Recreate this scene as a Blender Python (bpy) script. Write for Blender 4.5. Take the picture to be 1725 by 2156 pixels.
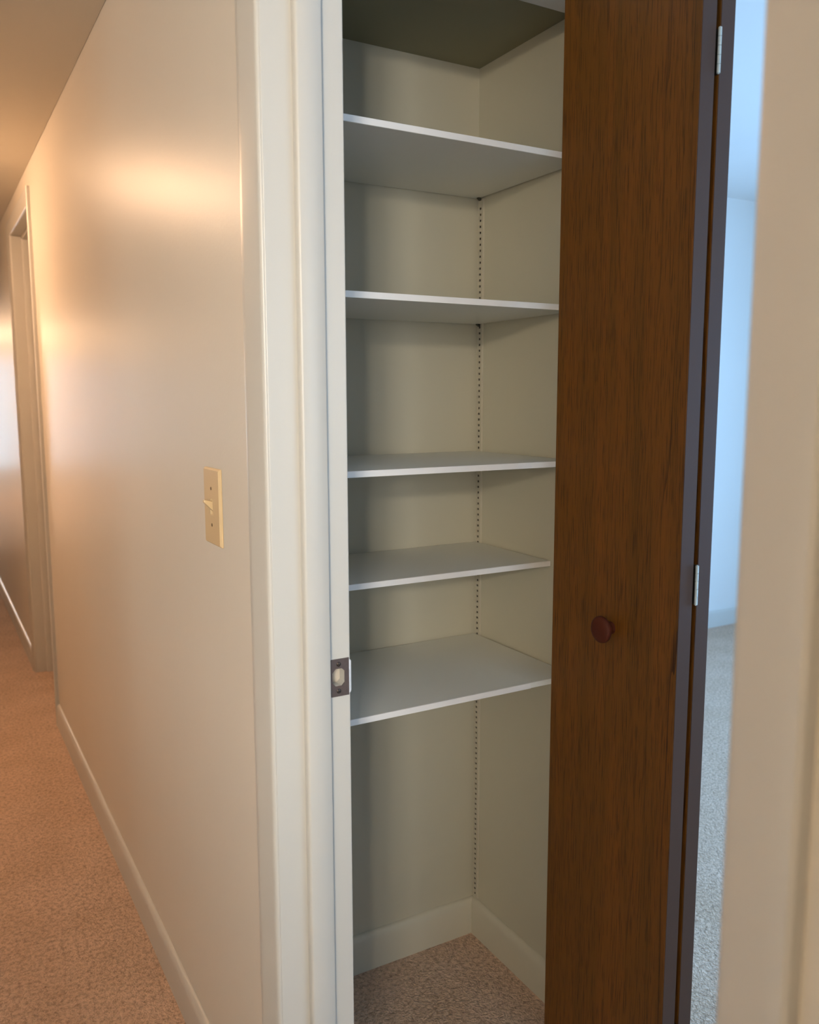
import bpy, bmesh, math, random
from mathutils import Vector, Matrix

for o in list(bpy.data.objects):
    bpy.data.objects.remove(o)
SC = bpy.context.scene
COL = SC.collection
random.seed(4)

# ------------------------------------------------------------------ camera
cd = bpy.data.cameras.new('camera')
cam = bpy.data.objects.new('camera', cd)
COL.objects.link(cam)
R = Vector((0.86884896, -0.49507233, -0.00220651))
D = Vector((-0.06731202, -0.11371432, -0.99123062))
F = Vector((0.49047994, 0.86137822, -0.13212488))
CAM = Vector((0, 0, 1.296))
cam.matrix_world = Matrix(((R.x, -D.x, -F.x, CAM.x), (R.y, -D.y, -F.y, CAM.y), (R.z, -D.z, -F.z, CAM.z), (0, 0, 0, 1)))
cd.sensor_fit = 'VERTICAL'
cd.sensor_height = 24.0
cd.sensor_width = 19.2
cd.lens = 24.0 * 1808.8 / 2156
cd.clip_start = 0.02
cd.clip_end = 100
cd.dof.use_dof = True
cd.dof.focus_distance = 1.55
cd.dof.aperture_fstop = 3.6
SC.camera = cam

# ------------------------------------------------------------------ exposure, world and daylight
vs = SC.view_settings
vs.view_transform = 'Standard'
vs.look = 'None'
vs.exposure = 0.0
vs.gamma = 1.0
vs.use_curve_mapping = False

w = bpy.data.worlds.new('world')
SC.world = w
w.use_nodes = True
bg = w.node_tree.nodes['Background']
bg.inputs[0].default_value = (0.62, 0.78, 1.0, 1)
bg.inputs[1].default_value = 0.6


def area(name, loc, target, sx, sy, power, color, spread=180):
    l = bpy.data.lights.new(name, 'AREA')
    l.shape = 'RECTANGLE'
    l.size, l.size_y = sx, sy
    l.energy = power
    l.color = color
    l.spread = math.radians(spread)
    o = bpy.data.objects.new(name, l)
    COL.objects.link(o)
    o.location = loc
    o.rotation_euler = (Vector(target) - Vector(loc)).to_track_quat('-Z', 'Y').to_euler()
    return o


# daylight entering by the windows of the place, plus living room fill
area('daylight_bedroom', (2.5, -1.86, 1.42), (2.5, 1, 1.42), 1.7, 1.2, 27, (0.74, 0.88, 1.0))
area('daylight_bedroom_side', (4.56, 0.75, 1.08), (0, 0.75, 1.08), 1.7, 1.8, 175, (0.27, 0.56, 1.0))
area('fill_living_room', (-2.1, -3.06, 1.50), (-2.1, 0, 1.50), 0.9, 0.9, 115, (1.0, 0.95, 0.86))  # soft fill for the near hall, from an unseen window
area('daylight_family_room', (-3.26, 10.6, 1.40), (0, 10.6, 1.40), 1.9, 1.2, 300, (0.80, 0.90, 1.0))
area('daylight_end_door', (-0.22, 13.06, 1.1), (-0.22, 0, 1.1), 0.5, 1.5, 36, (0.60, 0.82, 1.0))

WARM = (1.0, 0.62, 0.37)
LAMP_HALL = 43.0
LAMP_FAR = 36.0
LAMP_LIVING = 235.0

# ------------------------------------------------------------------ dimensions (metres)
XH = 0.4143      # hall face of the wall with the light switch
XB = 0.5335      # bedroom face of the same wall
YN, YJ = 0.3346, 1.116        # near and far jamb of the doorway
ZD = 2.015       # door head height
ZH = 2.147       # hall ceiling
ZB = 2.346       # bedroom ceiling
YC, YR, XR = 1.165, 1.6277, 1.1027   # closet front, back wall, right wall
ZC = 1.997       # closet ceiling
FAR = 3.2797


# ------------------------------------------------------------------ materials
def nmat(name):
    m = bpy.data.materials.new(name)
    m.use_nodes = True
    nt = m.node_tree
    return m, nt, nt.nodes['Principled BSDF']


def node(nt, t, **kw):
    n = nt.nodes.new(t)
    for k, v in kw.items():
        setattr(n, k, v)
    return n


def coords(nt, scale=(1, 1, 1)):
    tc = node(nt, 'ShaderNodeTexCoord')
    mp = node(nt, 'ShaderNodeMapping')
    mp.inputs['Scale'].default_value = scale
    nt.links.new(tc.outputs['Object'], mp.inputs['Vector'])
    return mp


def paint(name, col, rough, bump=0.06, scale=260, spec=0.5, var=0.03, coat=0.0, coat_rough=0.3):
    m, nt, b = nmat(name)
    b.inputs['Roughness'].default_value = rough
    b.inputs['Specular IOR Level'].default_value = spec
    b.inputs['Coat Weight'].default_value = coat
    b.inputs['Coat Roughness'].default_value = coat_rough
    mp = coords(nt)
    big = node(nt, 'ShaderNodeTexNoise')
    big.inputs['Scale'].default_value = 2.2
    big.inputs['Detail'].default_value = 4
    nt.links.new(mp.outputs[0], big.inputs['Vector'])
    mx = node(nt, 'ShaderNodeMix', data_type='RGBA')
    mx.inputs[6].default_value = tuple(c * (1 - var) for c in col) + (1,)
    mx.inputs[7].default_value = tuple(min(1, c * (1 + var)) for c in col) + (1,)
    nt.links.new(big.outputs[0], mx.inputs[0])
    nt.links.new(mx.outputs[2], b.inputs['Base Color'])
    if bump:
        n = node(nt, 'ShaderNodeTexNoise')
        n.inputs['Scale'].default_value = scale
        n.inputs['Detail'].default_value = 3
        nt.links.new(mp.outputs[0], n.inputs['Vector'])
        bp = node(nt, 'ShaderNodeBump')
        bp.inputs['Strength'].default_value = bump
        bp.inputs['Distance'].default_value = 0.002
        nt.links.new(n.outputs[0], bp.inputs['Height'])
        nt.links.new(bp.outputs[0], b.inputs['Normal'])
        if coat:
            nt.links.new(bp.outputs[0], b.inputs['Coat Normal'])
    return m


def metal(name, col, rough, metallic=1.0, bump=0.0):
    m, nt, b = nmat(name)
    mp = coords(nt)
    n = node(nt, 'ShaderNodeTexNoise')
    n.inputs['Scale'].default_value = 180
    nt.links.new(mp.outputs[0], n.inputs['Vector'])
    mx = node(nt, 'ShaderNodeMix', data_type='RGBA')
    mx.inputs[6].default_value = tuple(c * .85 for c in col) + (1,)
    mx.inputs[7].default_value = tuple(min(1, c * 1.12) for c in col) + (1,)
    nt.links.new(n.outputs[0], mx.inputs[0])
    nt.links.new(mx.outputs[2], b.inputs['Base Color'])
    b.inputs['Metallic'].default_value = metallic
    b.inputs['Roughness'].default_value = rough
    return m


def glow(name, col, s):
    m, nt, b = nmat(name)
    b.inputs['Base Color'].default_value = (.9, .88, .82, 1)
    b.inputs['Emission Color'].default_value = col + (1,)
    b.inputs['Emission Strength'].default_value = s
    return m


def carpet_mat():
    m, nt, b = nmat('beige_carpet')
    b.inputs['Roughness'].default_value = 0.95
    b.inputs['Specular IOR Level'].default_value = 0.1
    b.inputs['Sheen Weight'].default_value = 0.15
    mp = coords(nt)
    v = node(nt, 'ShaderNodeTexVoronoi')
    v.inputs['Scale'].default_value = 170
    v.inputs['Randomness'].default_value = 1
    warp = node(nt, 'ShaderNodeTexNoise')
    warp.inputs['Scale'].default_value = 60
    warp.inputs['Detail'].default_value = 3
    nt.links.new(mp.outputs[0], warp.inputs['Vector'])
    add = node(nt, 'ShaderNodeVectorMath', operation='MULTIPLY_ADD')
    add.inputs[1].default_value = (0.02, 0.02, 0.02)
    nt.links.new(warp.outputs['Color'], add.inputs[0])
    nt.links.new(mp.outputs[0], add.inputs[2])
    nt.links.new(add.outputs[0], v.inputs['Vector'])
    n2 = node(nt, 'ShaderNodeTexNoise')
    n2.inputs['Scale'].default_value = 95
    n2.inputs['Detail'].default_value = 5
    n2.inputs['Roughness'].default_value = 0.7
    nt.links.new(mp.outputs[0], n2.inputs['Vector'])
    n3 = node(nt, 'ShaderNodeTexNoise')
    n3.inputs['Scale'].default_value = 5
    n3.inputs['Detail'].default_value = 3
    nt.links.new(mp.outputs[0], n3.inputs['Vector'])
    cr = node(nt, 'ShaderNodeValToRGB')
    cr.color_ramp.elements[0].position = 0.30
    cr.color_ramp.elements[0].color = (0.40, 0.25, 0.165, 1)
    cr.color_ramp.elements[1].position = 0.56
    cr.color_ramp.elements[1].color = (0.82, 0.585, 0.43, 1)
    nt.links.new(n2.outputs[0], cr.inputs[0])
    mx = node(nt, 'ShaderNodeMix', data_type='RGBA', blend_type='MULTIPLY')
    mx.inputs[0].default_value = 0.5
    c3 = node(nt, 'ShaderNodeValToRGB')
    c3.color_ramp.elements[0].position = 0.35
    c3.color_ramp.elements[0].color = (.78, .74, .66, 1)
    c3.color_ramp.elements[1].position = 0.65
    c3.color_ramp.elements[1].color = (1, 1, 1, 1)
    nt.links.new(n3.outputs[0], c3.inputs[0])
    nt.links.new(cr.outputs[0], mx.inputs[6])
    nt.links.new(c3.outputs[0], mx.inputs[7])
    nt.links.new(mx.outputs[2], b.inputs['Base Color'])
    h = node(nt, 'ShaderNodeMath', operation='SUBTRACT')
    nt.links.new(n2.outputs[0], h.inputs[0])
    nt.links.new(v.outputs['Distance'], h.inputs[1])
    bp = node(nt, 'ShaderNodeBump')
    bp.inputs['Strength'].default_value = 0.9
    bp.inputs['Distance'].default_value = 0.006
    nt.links.new(h.outputs[0], bp.inputs['Height'])
    nt.links.new(bp.outputs[0], b.inputs['Normal'])
    return m


def wood_mat():
    m, nt, b = nmat('dark_stained_wood')
    b.inputs['Roughness'].default_value = 0.5
    b.inputs['Specular IOR Level'].default_value = 0.35
    mp = coords(nt, (1, 9, 0.45))
    n = node(nt, 'ShaderNodeTexNoise')
    n.inputs['Scale'].default_value = 3.0
    n.inputs['Detail'].default_value = 4
    n.inputs['Roughness'].default_value = 0.45
    n.inputs['Distortion'].default_value = 0.5
    nt.links.new(mp.outputs[0], n.inputs['Vector'])
    cr = node(nt, 'ShaderNodeValToRGB')
    e = cr.color_ramp.elements
    e[0].position, e[0].color = 0.30, (0.145, 0.055, 0.005, 1)
    e[1].position, e[1].color = 0.70, (0.205, 0.069, 0.007, 1)
    k = e.new(0.5)
    k.color = (0.172, 0.062, 0.006, 1)
    nt.links.new(n.outputs[0], cr.inputs[0])
    # short dark pores drawn along the grain
    mp2 = coords(nt, (1, 420, 14))
    p = node(nt, 'ShaderNodeTexNoise')
    p.inputs['Scale'].default_value = 1.6
    p.inputs['Detail'].default_value = 2
    nt.links.new(mp2.outputs[0], p.inputs['Vector'])
    pr = node(nt, 'ShaderNodeValToRGB')
    pr.color_ramp.elements[0].position = 0.36
    pr.color_ramp.elements[0].color = (.40, .36, .30, 1)
    pr.color_ramp.elements[1].position = 0.47
    pr.color_ramp.elements[1].color = (1, 1, 1, 1)
    nt.links.new(p.outputs[0], pr.inputs[0])
    # long wavering grain lines, broken along their length
    mp3 = coords(nt, (1, 1, 0.07))
    wv = node(nt, 'ShaderNodeTexWave', wave_type='BANDS', bands_direction='Y', wave_profile='SAW')
    wv.inputs['Scale'].default_value = 13
    wv.inputs['Distortion'].default_value = 9
    wv.inputs['Detail'].default_value = 2
    wv.inputs['Detail Scale'].default_value = 1.2
    nt.links.new(mp3.outputs[0], wv.inputs['Vector'])
    wr = node(nt, 'ShaderNodeValToRGB')
    wr.color_ramp.elements[0].position = 0.0
    wr.color_ramp.elements[0].color = (.30, .26, .22, 1)
    wr.color_ramp.elements[1].position = 0.10
    wr.color_ramp.elements[1].color = (1, 1, 1, 1)
    nt.links.new(wv.outputs[0], wr.inputs[0])
    sx = node(nt, 'ShaderNodeSeparateXYZ')
    nt.links.new(mp3.outputs[0], sx.inputs[0])
    mr = node(nt, 'ShaderNodeMapRange')
    mr.inputs['From Min'].default_value = 0.884
    mr.inputs['From Max'].default_value = 1.0
    mr.inputs['To Min'].default_value = 1.0
    mr.inputs['To Max'].default_value = 0.25
    nt.links.new(sx.outputs['Y'], mr.inputs['Value'])
    m1 = node(nt, 'ShaderNodeMix', data_type='RGBA', blend_type='MULTIPLY')
    m1.inputs[0].default_value = 0.8
    nt.links.new(cr.outputs[0], m1.inputs[6])
    nt.links.new(pr.outputs[0], m1.inputs[7])
    m2 = node(nt, 'ShaderNodeMix', data_type='RGBA', blend_type='MULTIPLY')
    nt.links.new(mr.outputs[0], m2.inputs[0])
    nt.links.new(m1.outputs[2], m2.inputs[6])
    nt.links.new(wr.outputs[0], m2.inputs[7])
    nt.links.new(m2.outputs[2], b.inputs['Base Color'])
    bp = node(nt, 'ShaderNodeBump')
    bp.inputs['Strength'].default_value = 0.15
    bp.inputs['Distance'].default_value = 0.001
    nt.links.new(p.outputs[0], bp.inputs['Height'])
    nt.links.new(bp.outputs[0], b.inputs['Normal'])
    return m


M = {}
M['wall'] = paint('cream_wall_paint', (0.69, 0.64, 0.565), 0.34, bump=0.10, scale=170, spec=0.06)
M['room'] = paint('pale_wall_paint', (0.72, 0.72, 0.70), 0.6, bump=0.05)
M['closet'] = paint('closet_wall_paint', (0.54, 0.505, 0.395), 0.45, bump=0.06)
M['closetceil'] = paint('shaded_closet_ceiling', (0.27, 0.25, 0.16), 0.8, bump=0.1)  # darker than the closet walls to hold the underside's shade
M['ceiling'] = paint('ceiling_paint', (0.68, 0.62, 0.51), 0.85, bump=0.15, scale=120)
M['roomceil'] = paint('white_ceiling_paint', (0.78, 0.78, 0.77), 0.85, bump=0.12, scale=120)
M['trim'] = paint('white_trim_enamel', (0.575, 0.56, 0.52), 0.34, bump=0.03, scale=90)
M['shelf'] = paint('white_shelf_paint', (0.78, 0.76, 0.69), 0.4, bump=0.02)
M['band'] = paint('white_edge_band', (0.82, 0.79, 0.76), 0.45, bump=0.0)
M['ivory'] = paint('ivory_plastic', (0.66, 0.50, 0.29), 0.33, bump=0.0)
M['carpet'] = carpet_mat()
M['wood'] = wood_mat()
M['dooredge'] = paint('grey_brown_door_edge', (0.075, 0.039, 0.026), 0.55, spec=0.25, bump=0.05, scale=150, var=0.12)
M['knobwood'] = paint('reddish_knob_wood', (0.085, 0.018, 0.007), 0.6, spec=0.2, bump=0.0, var=0.15)
M['bronze'] = metal('bronze_plate', (0.16, 0.115, 0.10), 0.42, 0.7)
M['litsteel'] = metal('daylit_lip_steel', (0.90, 0.92, 0.95), 0.5, 0.35)  # pale colour carries the daylight caught by the strike lip
M['zinc'] = metal('dull_zinc', (0.60, 0.64, 0.59), 0.5, 0.3)
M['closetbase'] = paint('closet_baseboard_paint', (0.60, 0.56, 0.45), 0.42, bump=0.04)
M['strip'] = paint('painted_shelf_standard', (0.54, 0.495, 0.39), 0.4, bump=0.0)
M['clip'] = metal('dark_steel_clip', (0.10, 0.09, 0.07), 0.5, 0.8)
M['screw'] = metal('dark_screw', (0.09, 0.07, 0.06), 0.35, 0.9)
M['ivoryscrew'] = metal('aged_ivory_screw', (0.16, 0.10, 0.05), 0.5, 0.2)
M['dark'] = paint('slot_shadow', (0.05, 0.035, 0.02), 0.8, bump=0.0)  # near-black that stands in for shade inside slots
M['glass'], _nt, _b = nmat('window_glass')
_b.inputs['Transmission Weight'].default_value = 1
_b.inputs['Roughness'].default_value = 0.0
_b.inputs['IOR'].default_value = 1.02
M['lamp_hall'] = glow('lit_hall_diffuser', WARM, LAMP_HALL)
M['lamp_living'] = glow('lit_living_globe', (1.0, 0.88, 0.70), LAMP_LIVING)
M['lamp_far'] = glow('lit_far_diffuser', WARM, LAMP_FAR)


# ------------------------------------------------------------------ mesh helpers
def addbox(bm, x0, x1, y0, y1, z0, z1):
    v = [bm.verts.new((x, y, z)) for x in (x0, x1) for y in (y0, y1) for z in (z0, z1)]
    for f in ((0, 1, 3, 2), (4, 6, 7, 5), (0, 4, 5, 1), (2, 3, 7, 6), (0, 2, 6, 4), (1, 5, 7, 3)):
        bm.faces.new([v[i] for i in f])


def addtube(bm, p0, p1, r, n=24, r1=None):
    p0, p1 = Vector(p0), Vector(p1)
    ax = (p1 - p0).normalized()
    u = ax.orthogonal().normalized()
    t = ax.cross(u)
    a, b = [], []
    for i in range(n):
        th = 2 * math.pi * i / n
        dv = u * math.cos(th) + t * math.sin(th)
        a.append(bm.verts.new(p0 + dv * r))
        b.append(bm.verts.new(p1 + dv * (r if r1 is None else r1)))
    for i in range(n):
        bm.faces.new((a[i], a[(i + 1) % n], b[(i + 1) % n], b[i]))
    bm.faces.new(a[::-1])
    bm.faces.new(b)


def addlathe(bm, org, axis, prof, n=40):
    org, ax = Vector(org), Vector(axis).normalized()
    u = ax.orthogonal().normalized()
    t = ax.cross(u)
    rings = []
    for h, r in prof:
        if r < 1e-6:
            rings.append([bm.verts.new(org + ax * h)])
        else:
            rings.append([bm.verts.new(org + ax * h + (u * math.cos(2 * math.pi * i / n) + t * math.sin(2 * math.pi * i / n)) * r) for i in range(n)])
    for a, b in zip(rings, rings[1:]):
        for i in range(n):
            j = (i + 1) % n
            if len(a) == 1 and len(b) == 1:
                continue
            if len(a) == 1:
                bm.faces.new((a[0], b[j], b[i]))
            elif len(b) == 1:
                bm.faces.new((a[i], a[j], b[0]))
            else:
                bm.faces.new((a[i], a[j], b[j], b[i]))


def addprism(bm, poly, axis, a, b):
    """poly of 2D points swept along an axis ('x','y','z') from a to b"""
    def pt(q, h):
        return {'x': (h, q[0], q[1]), 'y': (q[0], h, q[1]), 'z': (q[0], q[1], h)}[axis]
    A = [bm.verts.new(pt(q, a)) for q in poly]
    B = [bm.verts.new(pt(q, b)) for q in poly]
    n = len(poly)
    for i in range(n):
        bm.faces.new((A[i], A[(i + 1) % n], B[(i + 1) % n], B[i]))
    bm.faces.new(A[::-1])
    bm.faces.new(B)


def addholed(bm, outer, holes, axis, a, b):
    """flat plate with holes, thickness a..b along axis"""
    def pt(q, h):
        return {'x': (h, q[0], q[1]), 'y': (q[0], h, q[1]), 'z': (q[0], q[1], h)}[axis]
    for h in (a, b):
        edges = []
        for loop in [outer] + holes:
            vs_ = [bm.verts.new(pt(q, h)) for q in loop]
            edges += [bm.edges.new((vs_[i], vs_[(i + 1) % len(vs_)])) for i in range(len(vs_))]
        bmesh.ops.triangle_fill(bm, use_beauty=True, use_dissolve=False, edges=edges)
    for loop in [outer] + holes:
        n = len(loop)
        A = [bm.verts.new(pt(q, a)) for q in loop]
        B = [bm.verts.new(pt(q, b)) for q in loop]
        for i in range(n):
            bm.faces.new((A[i], A[(i + 1) % n], B[(i + 1) % n], B[i]))
    bmesh.ops.remove_doubles(bm, verts=bm.verts, dist=1e-6)


def obj(name, bm, mat, parent=None, bevel=0.0, seg=2, smooth=False, angle=40):
    bmesh.ops.recalc_face_normals(bm, faces=bm.faces)
    me = bpy.data.meshes.new(name)
    if smooth:
        for f in bm.faces:
            f.smooth = True
        for e in bm.edges:
            if len(e.link_faces) == 2 and e.calc_face_angle(0) > math.radians(angle):
                e.smooth = False
    bm.to_mesh(me)
    bm.free()
    o = bpy.data.objects.new(name, me)
    COL.objects.link(o)
    me.materials.append(M[mat])
    if bevel:
        md = o.modifiers.new('bevel', 'BEVEL')
        md.width = bevel
        md.segments = seg
        md.limit_method = 'ANGLE'
        md.angle_limit = math.radians(50)
        md.harden_normals = False
        for p in me.polygons:
            p.use_smooth = False
    if parent:
        o.parent = parent
        o.matrix_parent_inverse = parent.matrix_world.inverted()
    return o


def boxes(name, mat, lst, parent=None, bevel=0.0, seg=2):
    bm = bmesh.new()
    for b in lst:
        addbox(bm, *b)
    return obj(name, bm, mat, parent, bevel, seg)


def thing(name, label, cat, loc, group=None):
    o = bpy.data.objects.new(name, None)
    o.empty_display_size = 0.05
    COL.objects.link(o)
    o.matrix_world = Matrix.Translation(loc)
    return tag(o, label, cat, group)


def tag(o, label, cat, group=None):
    o['label'] = label
    o['category'] = cat
    if group:
        o['group'] = group
    return o


def struct(o):
    o['kind'] = 'structure'
    return o


# ------------------------------------------------------------------ room shell
T = 0.12
struct(boxes('floor', 'carpet', [(-3.2, 4.8, -3.2, 13.2, -0.1, 0.0)]))
struct(boxes('ceiling_hall', 'ceiling', [(-3.2, XH - 0.001, -3.2, 13.2, ZH, ZH + 0.1)]))
struct(boxes('ceiling_bedroom', 'roomceil', [(XB + 0.001, 4.8, -1.8, FAR + T, ZB, ZB + 0.1)]))

YF0, YF1 = 3.600, 4.320          # doorway farther up the hall
JT = 0.019                       # jamb thickness
struct(boxes('wall_switch_side', 'wall', [
    (XH, XB, -3.2, YN - JT, 0, ZB + 0.1),
    (XH, XB, YN - JT, YJ + JT, ZD + JT, ZB + 0.1),
    (XH, XB, YJ + JT, YF0 - JT, 0, ZB + 0.1),
    (XH, XB, YF0 - JT, YF1 + JT, ZD + JT, ZB + 0.1),
    (XH, XB, YF1 + JT, 8.6, 0, ZB + 0.1)]))
struct(boxes('wall_hall_left', 'wall', [(-0.55 - T, -0.55, 0.35, 8.6, 0, ZH)]))
struct(boxes('shade_wall_hall_end', 'wall', [(-0.34, XH - 0.001, -0.57, -0.45, 0, ZH)]))  # unseen wall added to keep light off the near casing
struct(boxes('shade_wall_low', 'wall', [(-0.55 - T, -0.55, -1.6, 0.349, 0, 0.90)]))  # unseen low wall added to dim the bottom of closet and door
# living room around the camera, unseen window in its back wall kept for fill
WX0, WX1, WZ0, WZ1 = -2.6, -1.6, 1.0, 2.0
struct(boxes('wall_living_back', 'wall', [
    (-3.2, WX0, -3.0 - T, -3.0, 0, ZH), (WX1, XH, -3.0 - T, -3.0, 0, ZH),
    (WX0, WX1, -3.0 - T, -3.0, 0, WZ0), (WX0, WX1, -3.0 - T, -3.0, WZ1, ZH)]))
struct(boxes('wall_living_left', 'wall', [(-3.2 - T, -3.2, -3.2, 0.47, 0, ZH)]))
struct(boxes('wall_living_front', 'wall', [(-3.2, -0.55 - T, 0.35, 0.47, 0, ZH)]))
# family room at the end of the hall
struct(boxes('wall_far_end', 'wall', [
    (-3.2, -0.5, 13.0, 13.0 + T, 0, ZH), (0.06, 2.6, 13.0, 13.0 + T, 0, ZH),
    (-0.5, 0.06, 13.0, 13.0 + T, 0, 0.3), (-0.5, 0.06, 13.0, 13.0 + T, 1.9, ZH)]))
struct(boxes('wall_far_left', 'wall', [
    (-3.2 - T, -3.2, 8.5, 9.6, 0, ZH), (-3.2 - T, -3.2, 11.6, 13.2, 0, ZH),
    (-3.2 - T, -3.2, 9.6, 11.6, 0, 0.78), (-3.2 - T, -3.2, 9.6, 11.6, 2.03, ZH)]))
struct(boxes('wall_far_return', 'wall', [(-3.2, -0.55 - T, 8.5 - T, 8.5, 0, ZH), (XB, 2.6, 8.5 - T, 8.5, 0, ZH)]))
struct(boxes('wall_far_right', 'wall', [(2.6, 2.6 + T, 8.4, 13.2, 0, ZH)]))
struct(boxes('ceiling_family_room', 'ceiling', [(XH, 2.72, 8.6, 13.2, ZH, ZH + 0.1)]))
# bedroom
BX = 4.5
VY0, VY1, VZ0, VZ1 = -0.15, 1.65, 0.82, 2.02
NX0, NX1 = 1.6, 3.4
struct(boxes('wall_bedroom_far', 'room', [(1.17, BX + T, FAR, FAR + T, 0, ZB)]))
struct(boxes('wall_bedroom_right', 'room', [
    (BX, BX + T, -1.8, VY0, 0, ZB), (BX, BX + T, VY1, FAR, 0, ZB),
    (BX, BX + T, VY0, VY1, 0, 0.14), (BX, BX + T, VY0, VY1, VZ1, ZB)]))
struct(boxes('wall_bedroom_near', 'room', [
    (XB, NX0, -1.8 - T, -1.8, 0, ZB), (NX1, BX + T, -1.8 - T, -1.8, 0, ZB),
    (NX0, NX1, -1.8 - T, -1.8, 0, VZ0), (NX0, NX1, -1.8 - T, -1.8, VZ1, ZB)]))
# closet
CL0, CL1 = XB + 0.022, 1.056      # clear opening of the closet
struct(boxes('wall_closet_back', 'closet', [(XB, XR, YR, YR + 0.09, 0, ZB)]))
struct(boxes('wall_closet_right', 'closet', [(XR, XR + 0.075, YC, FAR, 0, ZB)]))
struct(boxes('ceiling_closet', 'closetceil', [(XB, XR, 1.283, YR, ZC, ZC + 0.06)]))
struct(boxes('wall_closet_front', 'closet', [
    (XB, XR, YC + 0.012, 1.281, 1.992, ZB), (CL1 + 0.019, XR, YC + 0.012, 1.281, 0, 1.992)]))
struct(boxes('trim_1', 'trim', [
    (CL0, CL1, YC, 1.281, 1.973, 1.992), (CL1, CL1 + 0.019, YC, 1.281, 0, 1.992),
    (XB, CL0, YC, 1.281, 0, 1.992)], bevel=0.0015))

# windows (frame, bars and one pane each)
def window(name, axis, c0, c1, z0, z1, at, depth):
    f = bmesh.new()
    fw = 0.05
    def bb(a0, a1, q0, q1, d0, d1):
        if axis == 'y':
            addbox(f, a0, a1, d0, d1, q0, q1)
        else:
            addbox(f, d0, d1, a0, a1, q0, q1)
    for a0, a1, q0, q1 in ((c0, c0 + fw, z0, z1), (c1 - fw, c1, z0, z1), (c0 + fw, c1 - fw, z0, z0 + fw), (c0 + fw, c1 - fw, z1 - fw, z1),
                           ((c0 + c1) / 2 - .02, (c0 + c1) / 2 + .02, z0 + fw, z1 - fw)):
        bb(a0, a1, q0, q1, at, at + depth)
    o = struct(obj(name, f, 'trim'))
    return o


window('window_1', 'y', WX0, WX1, WZ0, WZ1, -3.05, 0.05)  # unseen frame around the living room fill
window('window_2', 'x', VY0, VY1, 0.14, VZ1, BX + 0.01, 0.05)
window('window_3', 'x', 9.6, 11.6, 0.78, 2.03, -3.25, 0.05)
window('window_5', 'y', -0.5, 0.06, 0.3, 1.9, 13.0, 0.05)
window('window_4', 'y', NX0, NX1, VZ0, VZ1, -1.85, 0.05)

# ------------------------------------------------------------------ doorway frame with the strike plate
SX0, SX1, SZ0, SZ1 = 0.5009, 0.5309, 0.8582, 0.9152
hole = [(0.5038, .8800), (0.5090, .8740), (0.5190, .8740), (0.5238, .8790), (0.5238, .8960), (0.5190, .9005), (0.5095, .9005), (0.5038, .8945)]
bm = bmesh.new()
addholed(bm, [(XH, 0), (XB, 0), (XB, ZD + JT), (XH, ZD + JT)], [hole], 'y', YJ, YJ + JT - 0.001)
addbox(bm, XH, XB, YN - JT + 0.001, YN, 0, ZD + JT)
addbox(bm, XH, XB, YN, YJ, ZD, ZD + JT)
struct(obj('trim_2', bm, 'trim', bevel=0.0016, seg=2))
STX0, STX1, STT = 0.4585, 0.4965, 0.0125


def stop_profile(y, sgn):
    """moulded door stop: rounded towards the hall, square towards the bedroom; y = jamb face"""
    r = 0.0048
    pts = [(STX0, y)]
    for k in range(6):
        a = math.radians(90 * k / 5)
        pts.append((STX0 + r - r * math.cos(a), y + sgn * (STT - r + r * math.sin(a))))
    pts += [(STX1 - 0.0008, y + sgn * STT), (STX1, y + sgn * (STT - 0.0008)), (STX1, y)]
    return pts


def door_stop(name, ya, yb, zt):
    bm = bmesh.new()
    addprism(bm, stop_profile(yb, -1), 'z', 0, zt)
    addprism(bm, stop_profile(ya, 1), 'z', 0, zt)
    addprism(bm, stop_profile(zt, -1), 'y', ya + STT, yb - STT)
    return struct(obj(name, bm, 'trim', smooth=True, angle=60))


door_stop('trim_3', YN, YJ, ZD)

PROF = [(0.0, 0.0), (0.0, 0.0012), (0.0012, 0.0034), (0.0042, 0.0056), (0.010, 0.0072), (0.022, 0.0098), (0.040, 0.0136), (0.048, 0.0144), (0.0525, 0.0134), (0.055, 0.0105), (0.055, 0.0)]


def casing(name, x, sgn, y0, y1, zt, legs=(1, 1)):
    """ranch casing swept round a door opening with mitred corners; sgn -1 = on the hall face"""
    bm = bmesh.new()
    loops = []
    for k in range(4):
        ring = []
        for wv, t in PROF:
            y = (y0 - wv) if k in (0, 1) else (y1 + wv)
            z = 0 if k in (0, 3) else zt + wv
            ring.append(bm.verts.new((x + sgn * t, y, z)))
        loops.append(ring)
    n = len(PROF)
    for a, b in zip(loops, loops[1:]):
        for i in range(n):
            bm.faces.new((a[i], a[(i + 1) % n], b[(i + 1) % n], b[i]))
    bm.faces.new(loops[0])
    bm.faces.new(loops[-1][::-1])
    return struct(obj(name, bm, 'trim', smooth=True, angle=35))


casing('trim_4', XH, -1, YN, YJ, ZD)
casing('trim_5', XH, -1, YF0, YF1, ZD)
# jambs, stops and closed slab of the doorway up the hall
struct(boxes('trim_6', 'trim', [
    (XH, XB, YF1, YF1 + JT - .001, 0, ZD + JT), (XH, XB, YF0 - JT + .001, YF0, 0, ZD + JT), (XH, XB, YF0, YF1, ZD, ZD + JT)], bevel=0.002))
door_stop('trim_7', YF0, YF1, ZD)
struct(boxes('door_1', 'trim', [(0.4975, XB - 0.001, YF0 + .003, YF1 - .003, 0.012, ZD - .003)], bevel=0.002))


# baseboards with a rounded upper edge
def bb_profile(h, t=0.012):
    return [(0, 0), (t, 0), (t, h - 0.018), (t * 0.88, h - 0.010), (t * 0.62, h - 0.004), (t * 0.25, h), (0, h)]


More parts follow.
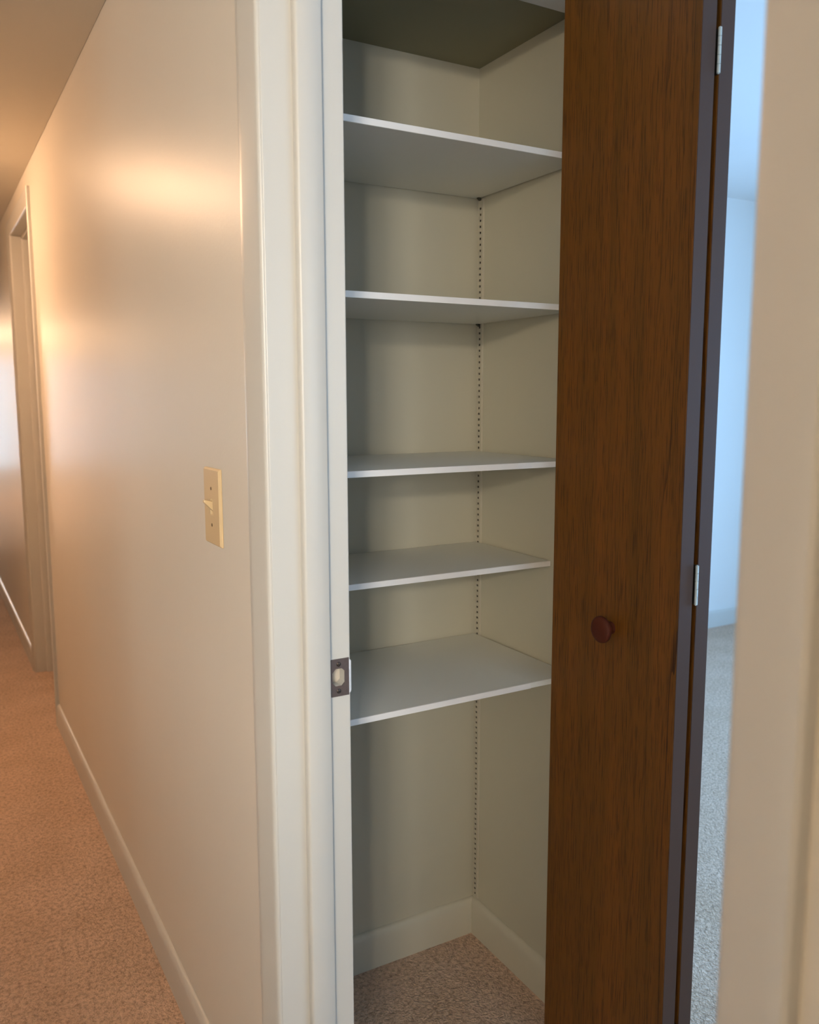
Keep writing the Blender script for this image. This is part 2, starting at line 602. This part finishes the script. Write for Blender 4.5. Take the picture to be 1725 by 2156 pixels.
def baseboard(name, runs, mat='trim'):
    """runs: list of (axis, wall coordinate, direction off the wall, from, to, height)"""
    bm = bmesh.new()
    for ax, c, s, a, b, h in runs:
        if ax == 'y':
            addprism(bm, [(c + s * t, z) for t, z in bb_profile(h)], 'y', a, b)
        else:
            poly = [(c + s * t, z) for t, z in bb_profile(h)]
            addprism(bm, poly, 'x', a, b)
    return struct(obj(name, bm, mat, smooth=True, angle=50))


baseboard('baseboard_switch_side', [('y', XH, -1, YJ + 0.057, YF0 - 0.057, 0.092), ('y', XH, -1, YF1 + 0.057, 8.6, 0.092)])
baseboard('baseboard_hall_left', [('y', -0.55, 1, 0.35, 8.6, 0.092)])
baseboard('baseboard_closet_back', [('x', YR, -1, XB, XR, 0.089)], 'closetbase')
baseboard('baseboard_closet_right', [('y', XR, -1, 1.281, YR, 0.089)], 'closetbase')
baseboard('baseboard_bedroom', [('x', FAR, -1, 1.18, BX, 0.095), ('y', BX, -1, VY1, FAR, 0.095)])

# ------------------------------------------------------------------ closet shelves
shelf_spec = [
    (1.7373, 1.2807, XR, 'topmost white closet shelf, its underside in view above eye level'),
    (1.4680, 1.2870, XR, 'second white closet shelf from the top, just above eye level'),
    (1.1755, 1.2745, XR, 'middle white closet shelf, seen almost edge-on below the tallest gap'),
    (0.9665, 1.3500, XR, 'shallower white closet shelf, second from the bottom, below the middle shelf'),
    (0.7496, 1.2733, XR, 'lowest white closet shelf, its top broadly visible over the open floor space'),
]
ST_Y0, ST_Y1 = 1.6035, 1.6205     # the slotted upright runs up the right wall beside the back corner
for i, (zt, yf, xr, lab) in enumerate(shelf_spec):
    th = 0.0108
    x0, x1 = XB + 0.002, XR - 0.0045
    o = boxes('shelf', 'shelf', [(x0, x1, yf + 0.0012, YR - 0.0035, zt - th, zt)], bevel=0.0006, seg=1)
    tag(o, lab, 'shelf', 'white shelves stacked up the closet')
    xe = 0.9936 if i == 4 else x1
    e = boxes('edge_band', 'band', [(x0, xe, yf, yf + 0.0012, zt - th, zt)], o, bevel=0.0003, seg=1)

# slotted upright (shelf standard)
std = thing('shelf_standard', 'slim slotted metal upright in the back right corner of the closet', 'shelf standard', (XR, (ST_Y0 + ST_Y1) / 2, 0.092))
bm = bmesh.new()
z0, z1 = 0.0925, 1.7230
dpt = 0.0045
xs = XR - dpt
yc = (ST_Y0 + ST_Y1) / 2 + 0.001
slots = []
z = z0 + 0.011
while z < z1 - 0.008:
    slots.append(z)
    z += 0.0127
ya, yb = yc - 0.0036, yc + 0.0036
sh = 0.0024
def quad(a, b, c, d):
    bm.faces.new([bm.verts.new(q) for q in (a, b, c, d)])
def face_yz(y0_, y1_, q0, q1, x):
    quad((x, y0_, q0), (x, y1_, q0), (x, y1_, q1), (x, y0_, q1))
face_yz(ST_Y0, ya, z0, z1, xs)
face_yz(yb, ST_Y1, z0, z1, xs)
prev = z0
for s in slots:
    face_yz(ya, yb, prev, s - sh, xs)
    for (p, q) in (((ya, s - sh), (yb, s - sh)), ((yb, s - sh), (yb, s + sh)), ((yb, s + sh), (ya, s + sh)), ((ya, s + sh), (ya, s - sh))):
        quad((xs, p[0], p[1]), (xs, q[0], q[1]), (xs + 0.001, q[0], q[1]), (xs + 0.001, p[0], p[1]))
    prev = s + sh
face_yz(ya, yb, prev, z1, xs)
for yy in (ST_Y0, ST_Y1):
    quad((xs, yy, z0), (XR, yy, z0), (XR, yy, z1), (xs, yy, z1))
quad((xs, ST_Y0, z0), (XR, ST_Y0, z0), (XR, ST_Y1, z0), (xs, ST_Y1, z0))
quad((xs, ST_Y0, z1), (XR, ST_Y0, z1), (XR, ST_Y1, z1), (xs, ST_Y1, z1))
bmesh.ops.remove_doubles(bm, verts=bm.verts, dist=1e-6)
obj('slotted_channel', bm, 'strip', std)
boxes('channel_shade', 'dark', [(XR - 0.0012, XR - 0.0002, ST_Y0 + 0.002, ST_Y1 - 0.002, z0 + .001, z1 - .001)], std)  # dark sheet painted for the shade inside the channel

# clips hooked in the upright below each shelf
names = ['topmost', 'second', 'middle', 'shallow', 'lowest']
for (zt, yf, xr, lab), nm in zip(shelf_spec, names):
    zb = zt - 0.0108
    bm = bmesh.new()
    addprism(bm, [(xs, zb), (xs - 0.008, zb), (xs - 0.008, zb - 0.0014), (xs - 0.002, zb - 0.006), (xs, zb - 0.006)], 'y', yc - 0.0035, yc + 0.0035)
    addbox(bm, xs, xs + 0.0025, yc - 0.002, yc + 0.002, zb - 0.0055, zb - 0.002)
    o = obj('shelf_clip', bm, 'clip', bevel=0.0004, seg=1)
    tag(o, 'small dark steel clip in the slotted upright, holding up the %s closet shelf' % nm, 'shelf clip', 'clips under the closet shelves')

# ------------------------------------------------------------------ folded bifold door
DX0, DX1, DX2, DX3 = 0.9625, 0.9903, 0.9990, 1.0271
DY0, DY1 = 0.884, 1.1750
DZ0, DZ1 = 0.030, 1.955
door = thing('bifold_door', 'dark brown stained wooden bifold door, folded open beside the closet', 'door', (0.995, 1.03, 0.0))


def panel(xa, xb):
    p = boxes('door_panel', 'wood', [(xa, xb, DY0, DY1, DZ0, DZ1)], door, bevel=0.001, seg=2)
    e = boxes('panel_edge', 'dooredge', [(xa + .0006, xb - .0006, DY0 - 0.0006, DY0 + 0.0002, DZ0 + .001, DZ1 - .001)], p)
    e['label'] = 'grey-brown narrow edge of the panel'
    return p


lead = panel(DX0, DX1)
trail = panel(DX2, DX3)
# top pivot pins that hold the folded pair in the head track
bm = bmesh.new()
addtube(bm, ((DX2 + DX3) / 2, DY1 - 0.03, DZ1), ((DX2 + DX3) / 2, DY1 - 0.03, 1.973), 0.004, 12)
addtube(bm, ((DX2 + DX3) / 2, DY1 - 0.03, 0.0), ((DX2 + DX3) / 2, DY1 - 0.03, DZ0), 0.005, 12)
obj('pivot_pin', bm, 'zinc', door)
# knob
bm = bmesh.new()
addlathe(bm, (DX0, 1.0255, 0.922), (-1, 0, 0), [(0, 0.0), (0, 0.0105), (0.004, 0.0098), (0.009, 0.0105), (0.013, 0.0150), (0.0165, 0.0202), (0.020, 0.0222), (0.0235, 0.0218), (0.0262, 0.0190), (0.0275, 0.0130), (0.028, 0.0)], 48)
kn = obj('knob', bm, 'knobwood', door, smooth=True, angle=60)
kn['label'] = 'round reddish wooden knob'
# hinges in the gap between the two panels
XG = (DX1 + DX2) / 2
for zc in (1.770, 1.0165, 0.262):
    bm = bmesh.new()
    L = 0.0605
    for k in range(5):
        a = zc - L / 2 + k * L / 5
        addtube(bm, (XG + 0.0012, DY0 - 0.0022, a + 0.0004), (XG + 0.0012, DY0 - 0.0022, a + L / 5 - 0.0004), 0.0025, 20)
    addtube(bm, (XG + 0.0012, DY0 - 0.0022, zc - L / 2 - .0006), (XG + 0.0012, DY0 - 0.0022, zc + L / 2 + .0006), 0.0011, 12)
    h = obj('hinge', bm, 'zinc', door, smooth=True, angle=50)
    h['label'] = 'pale metal hinge barrel'
    bm = bmesh.new()
    addbox(bm, DX1, DX1 + 0.0014, DY0 + 0.0015, DY0 + 0.024, zc - L / 2, zc + L / 2)
    addbox(bm, DX2 - 0.0014, DX2, DY0 + 0.0015, DY0 + 0.024, zc - L / 2, zc + L / 2)
    obj('hinge_leaf', bm, 'clip', h)

# ------------------------------------------------------------------ strike plate on the far jamb
sp = thing('strike_plate', 'small bronze strike plate screwed to the white door jamb', 'strike plate', ((SX0 + SX1) / 2, YJ, (SZ0 + SZ1) / 2))
bm = bmesh.new()
r = 0.0022
outer = [(SX0 + r, SZ0), (SX1, SZ0), (SX1, SZ1), (SX0 + r, SZ1), (SX0 + .0006, SZ1 - .0006), (SX0, SZ1 - r), (SX0, SZ0 + r), (SX0 + .0006, SZ0 + .0006)]
addholed(bm, outer, [hole], 'y', YJ - 0.0014, YJ - 0.0001)
obj('plate', bm, 'bronze', sp)
bm = bmesh.new()
lipz = [(0.0, 0.8605, 0.9130), (0.0022, 0.8618, 0.9117), (0.0042, 0.8640, 0.9090), (0.0054, 0.8670, 0.9062)]
path = [(SX1, YJ - 0.0014), (SX1 + 0.0022, YJ - 0.0012), (SX1 + 0.0044, YJ + 0.0004), (SX1 + 0.0056, YJ + 0.0034)]
fr, bk = [], []
for (x, y), (_, a, b) in zip(path, lipz):
    fr.append((bm.verts.new((x, y, a)), bm.verts.new((x, y, b))))
for i, ((x, y), (_, a, b)) in enumerate(zip(path, lipz)):
    bk.append((bm.verts.new((x - 0.0004 * i, y + 0.0012, a)), bm.verts.new((x - 0.0004 * i, y + 0.0012, b))))
for i in range(3):
    bm.faces.new((fr[i][0], fr[i + 1][0], fr[i + 1][1], fr[i][1]))
    bm.faces.new((bk[i][0], bk[i][1], bk[i + 1][1], bk[i + 1][0]))
    bm.faces.new((fr[i][0], bk[i][0], bk[i + 1][0], fr[i + 1][0]))
    bm.faces.new((fr[i][1], fr[i + 1][1], bk[i + 1][1], bk[i][1]))
bm.faces.new((fr[0][0], fr[0][1], bk[0][1], bk[0][0]))
bm.faces.new((fr[3][0], bk[3][0], bk[3][1], fr[3][1]))
lp = obj('lip', bm, 'litsteel', sp, smooth=True, angle=60)
lp['label'] = 'lip of the strike plate, daylight on it painted bright'
for zc in (0.9072, 0.8662):
    bm = bmesh.new()
    addlathe(bm, (0.5142, YJ - 0.0013, zc), (0, -1, 0), [(0, 0.0), (0, 0.0036), (0.0005, 0.0034), (0.0011, 0.0024), (0.0012, 0.0011), (0.0006, 0.0009), (0.0005, 0.0)], 28)
    obj('screw', bm, 'screw', sp, smooth=True, angle=50)

# ------------------------------------------------------------------ light switch
WY0, WY1, PZ0, PZ1 = 1.3300, 1.4140, 1.0560, 1.1830
sw = thing('light_switch', 'ivory toggle light switch plate on the beige hall wall', 'light switch', (XH, 1.372, 1.1195))
bm = bmesh.new()
ycs, zcs = (WY0 + WY1) / 2, (PZ0 + PZ1) / 2
slot = [(ycs - .006, zcs - .0130), (ycs + .006, zcs - .0130), (ycs + .006, zcs + .0130), (ycs - .006, zcs + .0130)]
# bevelled plate: back rim, front rim, front face with slot
def ring(y0_, y1_, q0, q1, x):
    return [bm.verts.new((x, y, z)) for y, z in ((y0_, q0), (y1_, q0), (y1_, q1), (y0_, q1))]
ra = ring(WY0, WY1, PZ0, PZ1, XH - 0.0002)
rb = ring(WY0 + .0004, WY1 - .0004, PZ0 + .0004, PZ1 - .0004, XH - 0.0030)
rc = ring(WY0 + .0030, WY1 - .0030, PZ0 + .0030, PZ1 - .0030, XH - 0.0058)
rd = [bm.verts.new((XH - 0.0060, y, z)) for y, z in slot]
re_ = [bm.verts.new((XH - 0.0010, y, z)) for y, z in slot]
for a, b in ((ra, rb), (rb, rc), (rc, rd), (rd, re_)):
    for i in range(4):
        bm.faces.new((a[i], a[(i + 1) % 4], b[(i + 1) % 4], b[i]))
bm.faces.new(ra)
obj('wall_plate', bm, 'ivory', sw, bevel=0.0008, seg=2)
boxes('slot_shade', 'dark', [(XH - 0.0022, XH - 0.0012, ycs - .0059, ycs + .0059, zcs - .0129, zcs + .0129)], sw)  # dark sheet painted for the shade around the toggle
bm = bmesh.new()
prof = [(XH - 0.0022, zcs - .0095), (XH - 0.0022, zcs + .0085), (XH - 0.0075, zcs + .0095), (XH - 0.0185, zcs + .0125), (XH - 0.0195, zcs + .0085), (XH - 0.0080, zcs - .0030)]
a = [bm.verts.new((x, ycs - .0038, z)) for x, z in prof]
b = [bm.verts.new((x, ycs + .0038, z)) for x, z in prof]
for i in range(6):
    bm.faces.new((a[i], a[(i + 1) % 6], b[(i + 1) % 6], b[i]))
bm.faces.new(a)
bm.faces.new(b[::-1])
obj('toggle', bm, 'ivory', sw, bevel=0.0009, seg=2)
for dz in (0.0300, -0.0300):
    bm = bmesh.new()
    addlathe(bm, (XH - 0.0058, ycs, zcs + dz), (-1, 0, 0), [(0, 0), (0, .0030), (.0005, .0028), (.0009, .0018), (.0009, 0)], 20)
    obj('screw', bm, 'ivoryscrew', sw, smooth=True)


# ------------------------------------------------------------------ ceiling lamps (just outside the picture, they light the hall)
def ceiling_light(loc, r, mat, label, parts_n=40):
    t = thing('ceiling_light', label, 'ceiling light', loc)
    bm = bmesh.new()
    addlathe(bm, loc, (0, 0, -1), [(0, 0), (0, r * 0.7), (0.018, r * 0.7), (0.022, r * 0.65), (0.022, 0)], parts_n)
    obj('base_plate', bm, 'zinc', t, smooth=True)
    bm = bmesh.new()
    addlathe(bm, (loc[0], loc[1], loc[2] - 0.022), (0, 0, -1), [(0.001, 0), (0.001, r * .95), (0.04, r * .95), (0.075, r * .82), (0.10, r * .5), (0.11, 0)], parts_n)
    obj('diffuser', bm, mat, t, smooth=True)
    return t


ceiling_light((-0.25, 3.45, ZH), 0.175, 'lamp_hall', 'round glowing ceiling light halfway along the hall')
ceiling_light((-1.0, 11.9, ZH), 0.55, 'lamp_far', 'wide glowing ceiling light in the room at the end of the hall')

# three globes on a bar below the living room ceiling
pend = thing('globe_light', 'bar light with three glowing white globes under the living room ceiling', 'ceiling light', (-1.48, -1.92, ZH))
bm = bmesh.new()
addbox(bm, -1.58, -1.38, -1.97, -1.87, ZH - 0.02, ZH)
addtube(bm, (-1.48, -1.92, ZH - 0.02), (-1.48, -1.92, ZH - 0.11), 0.012, 16)
addbox(bm, -1.84, -1.12, -1.935, -1.905, ZH - 0.135, ZH - 0.11)
obj('bar', bm, 'zinc', pend, bevel=0.002)
for gx in (-1.76, -1.48, -1.20):
    bm = bmesh.new()
    addlathe(bm, (gx, -1.92, ZH - 0.135), (0, 0, -1), [(0.0, 0.03)] + [(0.085 - 0.085 * math.cos(math.radians(a)), 0.085 * math.sin(math.radians(a))) for a in range(25, 180, 18)] + [(0.17, 0)], 20)
    obj('globe', bm, 'lamp_living', pend, smooth=True)
